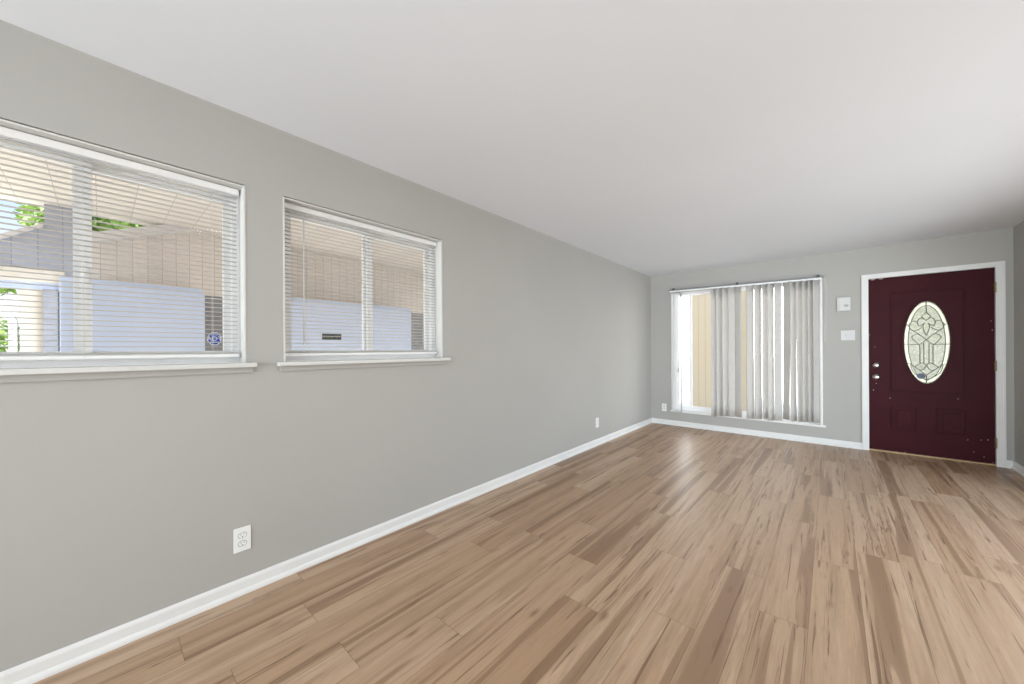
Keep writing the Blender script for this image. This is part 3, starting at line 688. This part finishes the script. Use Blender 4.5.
# ------------------------------------------------------------------ wall plates and the box by the door
def outlet(center, axis, label):
    """duplex outlet plate; local x across, local y up, local z out of the wall"""
    root = empty('wall_outlet', center, label, 'outlet', 'duplex outlets low on the walls')
    m = MB(); m.box(-0.036, 0.036, -0.060, 0.060, 0.0003, 0.006, 0.0025); pl = m.build('cover_plate', M['plate'])
    parts = [pl]
    for s in (1, -1):
        m = MB(); c = s * 0.0205
        pts = [(0.0172 * math.cos(t), c + 0.0150 * max(-0.86, min(0.86, math.sin(t)))) for t in [2 * math.pi * i / 28 for i in range(28)]]
        m.prism(pts, 'z', 0.004, 0.0072, 0)
        ring = [(p[0] * 1.09, c + (p[1] - c) * 1.1) for p in pts]; m.ring(ring, pts, 'z', 0.004, 0.0062, 1)
        m.box(-0.0075, -0.0055, c + 0.001, c + 0.0085, 0.0070, 0.0076, mat=1); m.box(0.0055, 0.0075, c + 0.002, c + 0.0085, 0.0070, 0.0076, mat=1)
        m.lathe([(0.0028, 0.0), (0.0028, 0.0006), (0.0, 0.0006)], (0, c - 0.0065, 0.0070), (0, 0, 1), 10, 1)
        parts.append(m.build('socket', [M['plate'], M['dark']]))
    m = MB(); m.lathe([(0.0034, 0.0), (0.003, 0.001), (0.0, 0.0013)], (0, 0, 0.006), (0, 0, 1), 12); parts.append(m.build('screw', M['plate']))
    for o in parts: o.parent = root
    n = Vector({'x': (1, 0, 0), 'y': (0, -1, 0)}[axis]); y = Vector((0, 0, 1)); x = y.cross(n)
    root.matrix_world = Matrix(((x.x, y.x, n.x, center[0]), (x.y, y.y, n.y, center[1]), (x.z, y.z, n.z, center[2]), (0, 0, 0, 1)))
outlet((XL, 0.467, 0.270), 'x', 'white duplex outlet on the long wall below the first window')
outlet((XL, 4.156, 0.282), 'x', 'white outlet far along the long wall, near the end-wall corner')
outlet((-2.020, YB, 0.268), 'y', 'white outlet on the end wall at the left of the vertical blind')

sw = empty('light_switch', (0.160, YB, 1.364), 'white wide switch plate left of the door, below the small white box', 'light switch')
m = MB().box(0.096, 0.224, YB - 0.006, YB - 0.0003, 1.304, 1.424, 0.0025); m.build('cover_plate', M['plate_grey'], sw)
for sx_ in (0.137, 0.183):
    m = MB(); m.box(sx_ - 0.005, sx_ + 0.005, YB - 0.0066, YB - 0.005, 1.352, 1.376, 0.0005); m.prism([(YB - 0.006, 1.358), (YB - 0.018, 1.371), (YB - 0.016, 1.376), (YB - 0.006, 1.370)], 'x', sx_ - 0.0042, sx_ + 0.0042)
    m.build('toggle', M['plate_grey'], sw)
    for dz in (-0.03, 0.03):
        MB().lathe([(0.0032, 0.0), (0.003, 0.001), (0.0, 0.0012)], (sx_, YB - 0.006, 1.364 + dz), (0, -1, 0), 10).build('screw', M['plate_grey'], sw)
kp = empty('alarm_keypad', (0.125, YB, 1.745), 'white wall box with a small grey display left of the door', 'keypad')
m = MB().box(0.062, 0.182, YB - 0.024, YB - 0.0003, 1.660, 1.830, 0.004); m.build('body', M['plate_grey'], kp)
m = MB().box(0.080, 0.184, YB - 0.032, YB - 0.0238, 1.664, 1.826, 0.003); m.build('front_cover', M['plate_grey'], kp)
m = MB().box(0.126, 0.165, YB - 0.0335, YB - 0.0315, 1.712, 1.738, 0.001); m.build('display', M['display'], kp)

# ------------------------------------------------------------------ outside, beyond the long wall
tag(MB().box(-3.5, 3.0, -8.0, YR - TH - 0.01, 2.42, 2.55).build('rear_sun_shield', M['primer']), 'added flat roof slab behind the house, unseen, shielding the rear opening from sun', 'roof', kind='structure')  # unseen slab added to keep direct sun out of the rear opening
tag(MB().box(XL - TH, 30, -40, YR - TH - 0.01, -0.199, -0.10).build('patio', M['concrete']), 'pale concrete patio behind the house', 'patio', kind='structure')
gr = MB(); gr.box(-40, XL - TH, -40, YB + TH, -0.35, -0.20); tag(gr.build('lawn', M['lawn']), 'green lawn around the house', 'lawn', kind='structure')
tag(MB().box(-9.0, XL - TH - 0.01, -12, YB + TH, -0.199, -0.10).build('driveway', M['concrete']), 'pale concrete drive under the carport outside the long wall', 'driveway', kind='structure')
tag(MB().box(-30, 30, YB + TH + 0.01, 60, -0.199, -0.10).build('front_path', M['concrete']), 'bright concrete paving in front of the end wall', 'paving', kind='structure')
tag(MB().box(-5.02, XL - TH - 0.005, -1.05, 5.2, 2.45, 2.58).build('carport_roof', M['soffit']), 'beige boarded carport ceiling seen through the top of both left windows', 'carport roof')

ob = empty('outbuilding', (-5.0, 1.5, -0.1), 'beige board-sided building with a sloping rake beyond the left windows', 'building')
XO = -4.9
def rk(y): return 2.195 + 0.40 * (y + 0.03)
m = MB(); m.prism([(-0.06, 1.80), (7.0, 1.80), (7.0, 3.2), (2.4, rk(2.4)), (-0.06, rk(-0.06))], 'x', XO - 0.12, XO); m.build('siding', M['siding'], ob)
m = MB(); m.prism([(-3.0, 1.80), (-0.061, 1.80), (-0.061, 2.62), (-0.305, 2.62), (-0.306, 2.262), (-0.55, 2.085), (-3.0, 1.92)], 'x', XO - 0.12, XO); m.build('grey_siding', M['siding_grey'], ob)
MB().box(XO - 0.12, XO - 0.01, -0.43, 7.0, -0.1, 1.799).build('masonry', M['grey'], ob)
m = MB(); m.prism([(-0.055, rk(-0.055) - 0.01), (2.4, rk(2.4) - 0.01), (2.4, rk(2.4) + 0.075), (-0.055, rk(-0.055) + 0.075)], 'x', XO - 0.2, XO + 0.06); m.build('rake_board', M['fascia'], ob)
m = MB(); m.prism([(-3.0, 1.915), (-0.55, 2.08), (-0.31, 2.255), (-0.31, 2.285), (-0.56, 2.115), (-3.0, 1.95)], 'x', XO - 0.2, XO + 0.03); m.build('roof_edge', M['fascia'], ob)
MB().box(XO - 0.1, XO + 0.02, -3.0, -0.20, 1.79, 1.895, 0.004).build('header_beam', M['beam'], ob)
MB().box(XO - 0.1, XO + 0.01, -3.0, -0.20, 1.735, 1.79).build('header_trim', M['steel'], ob)
MB().box(XO - 0.09, XO + 0.0, -0.43, -0.315, -0.1, 1.735).build('side_wall', M['beam'], ob)
MB().box(XO - 0.06, XO + 0.06, -0.312, -0.232, -0.1, 1.735).build('post', M['grey'], ob)
def panel(y0, y1, zt, label):
    p = empty('storage_cabinet', (XO + 0.2, (y0 + y1) / 2, -0.1), label, 'cabinet', 'pale metal cabinets against the outbuilding')
    m = MB(); n = 6; r = 0.06
    arc = [(y1 - r + r * math.sin(math.pi / 2 * i / n), zt - r + r * math.cos(math.pi / 2 * i / n)) for i in range(n + 1)]
    m.prism([(y0, -0.1), (y0, zt)] + arc + [(y1, -0.1)], 'x', XO + 0.095, XO + 0.30); m.build('body', M['steel'], p)
    MB().box(XO + 0.299, XO + 0.306, y0 + 0.002, y1 - 0.09, 0.0, zt - 0.03, 0.0008).build('door', M['steel'], p)
    MB().box(XO + 0.304, XO + 0.32, y1 - 0.14, y1 - 0.12, 0.8, 0.95, 0.004).build('handle', M['grey'], p)
panel(-0.213, 0.676, 1.826, 'pale blue metal cabinet outside, seen through the near window')
panel(1.28, 3.0, 1.826, 'wide pale blue metal cabinet outside, seen through the further window')
m = MB(); ar = [(XO - 0.02, -0.462, -0.1), (XO - 0.02, -0.462, 1.45)] + [(XO - 0.02, -0.852 + 0.39 * math.cos(t), 1.45 + 0.22 * math.sin(t)) for t in [math.pi * i / 12 for i in range(1, 12)]] + [(XO - 0.02, -1.242, 1.45), (XO - 0.02, -1.242, -0.1)]
m.tube(ar, 0.024, 8)
tag(m.build('garden_arch', M['vinyl']), 'white tubular garden arch at the far left beyond the near window', 'garden arch')

def foliage(rng, blobs, n, size):
    bm = bmesh.new()
    for _ in range(n):
        cx, cy, cz, rx, ry, rz = rng.choice(blobs)
        v = Vector((rng.gauss(0, 1), rng.gauss(0, 1), rng.gauss(0, 1))).normalized() * (rng.random() ** 0.4)
        c = Vector((cx + v.x * rx, cy + v.y * ry, cz + v.z * rz))
        a = Vector((rng.gauss(0, 1), rng.gauss(0, 1), rng.gauss(0, 1))).normalized(); b = a.orthogonal().normalized()
        s = size * rng.uniform(0.6, 1.3)
        q = [c - a * s, c + b * s * 0.45 + a * s * 0.1, c + a * s, c - b * s * 0.45 + a * s * 0.1]
        bm.faces.new([bm.verts.new(p) for p in q])
    mm = MB(); mm.bm.free(); mm.bm = bm; return mm
def tree(name, x, y, h, blobs, n, label, size=0.12, cat='tree', group=None):
    t = empty(name, (x, y, -0.2), label, cat, group)
    rng = random.Random(int(abs(x * 31 + y * 17)))
    foliage(rng, blobs, n, size).build('foliage', M['leaf'], t)
    m = MB(); m.tube([(x, y, -0.22), (x + 0.05, y - 0.03, h * 0.4), (x, y, h * 0.75)], [0.14, 0.10, 0.05], 8)
    m.tube([(x + 0.05, y - 0.03, h * 0.4), (x + 0.4, y + 0.4, h * 0.7)], [0.07, 0.03], 6); m.tube([(x, y, h * 0.45), (x - 0.3, y - 0.5, h * 0.72)], [0.06, 0.03], 6)
    m.build('trunk', M['bark'], t)
tree('yard_tree', -10.2, -0.1, 4.2, [(-10.2, -0.45, 3.5, 0.8, 0.45, 0.55), (-10.2, 0.2, 3.6, 0.9, 0.6, 0.6), (-10.4, -0.2, 3.0, 0.9, 0.8, 0.6)], 2600, 'leafy tree rising behind the outbuilding roof', 0.09)
tree('garden_shrub', -7.5, -1.0, 1.2, [(-7.5, -0.95, 0.95, 0.6, 0.42, 0.75), (-7.6, -1.35, 0.8, 0.6, 0.5, 0.75), (-7.4, -0.9, 0.45, 0.6, 0.4, 0.5)], 4600, 'sunlit green shrub framed by the garden arch', 0.06, 'shrub')
tree('far_tree', -13.0, -3.1, 3.4, [(-13, -3.1, 3.0, 1.1, 1.3, 0.7), (-13, -2.0, 2.8, 0.9, 0.9, 0.6)], 2200, 'low distant tree at the left edge of the near window', 0.10)

# ------------------------------------------------------------------ outside, beyond the end wall
pw = empty('porch_screen', (-1.3, YB + 0.7, -0.1), 'cream vertical-board porch screen glimpsed between the grey vanes', 'porch screen')
MB().box(-1.83, -0.98, YB + 0.75, YB + 0.78, -0.1, 2.6).build('boards', M['cream'], pw)
MB().box(-1.86, -0.95, YB + 0.73, YB + 0.82, 2.6, 2.68).build('cap_rail', M['cream'], pw)
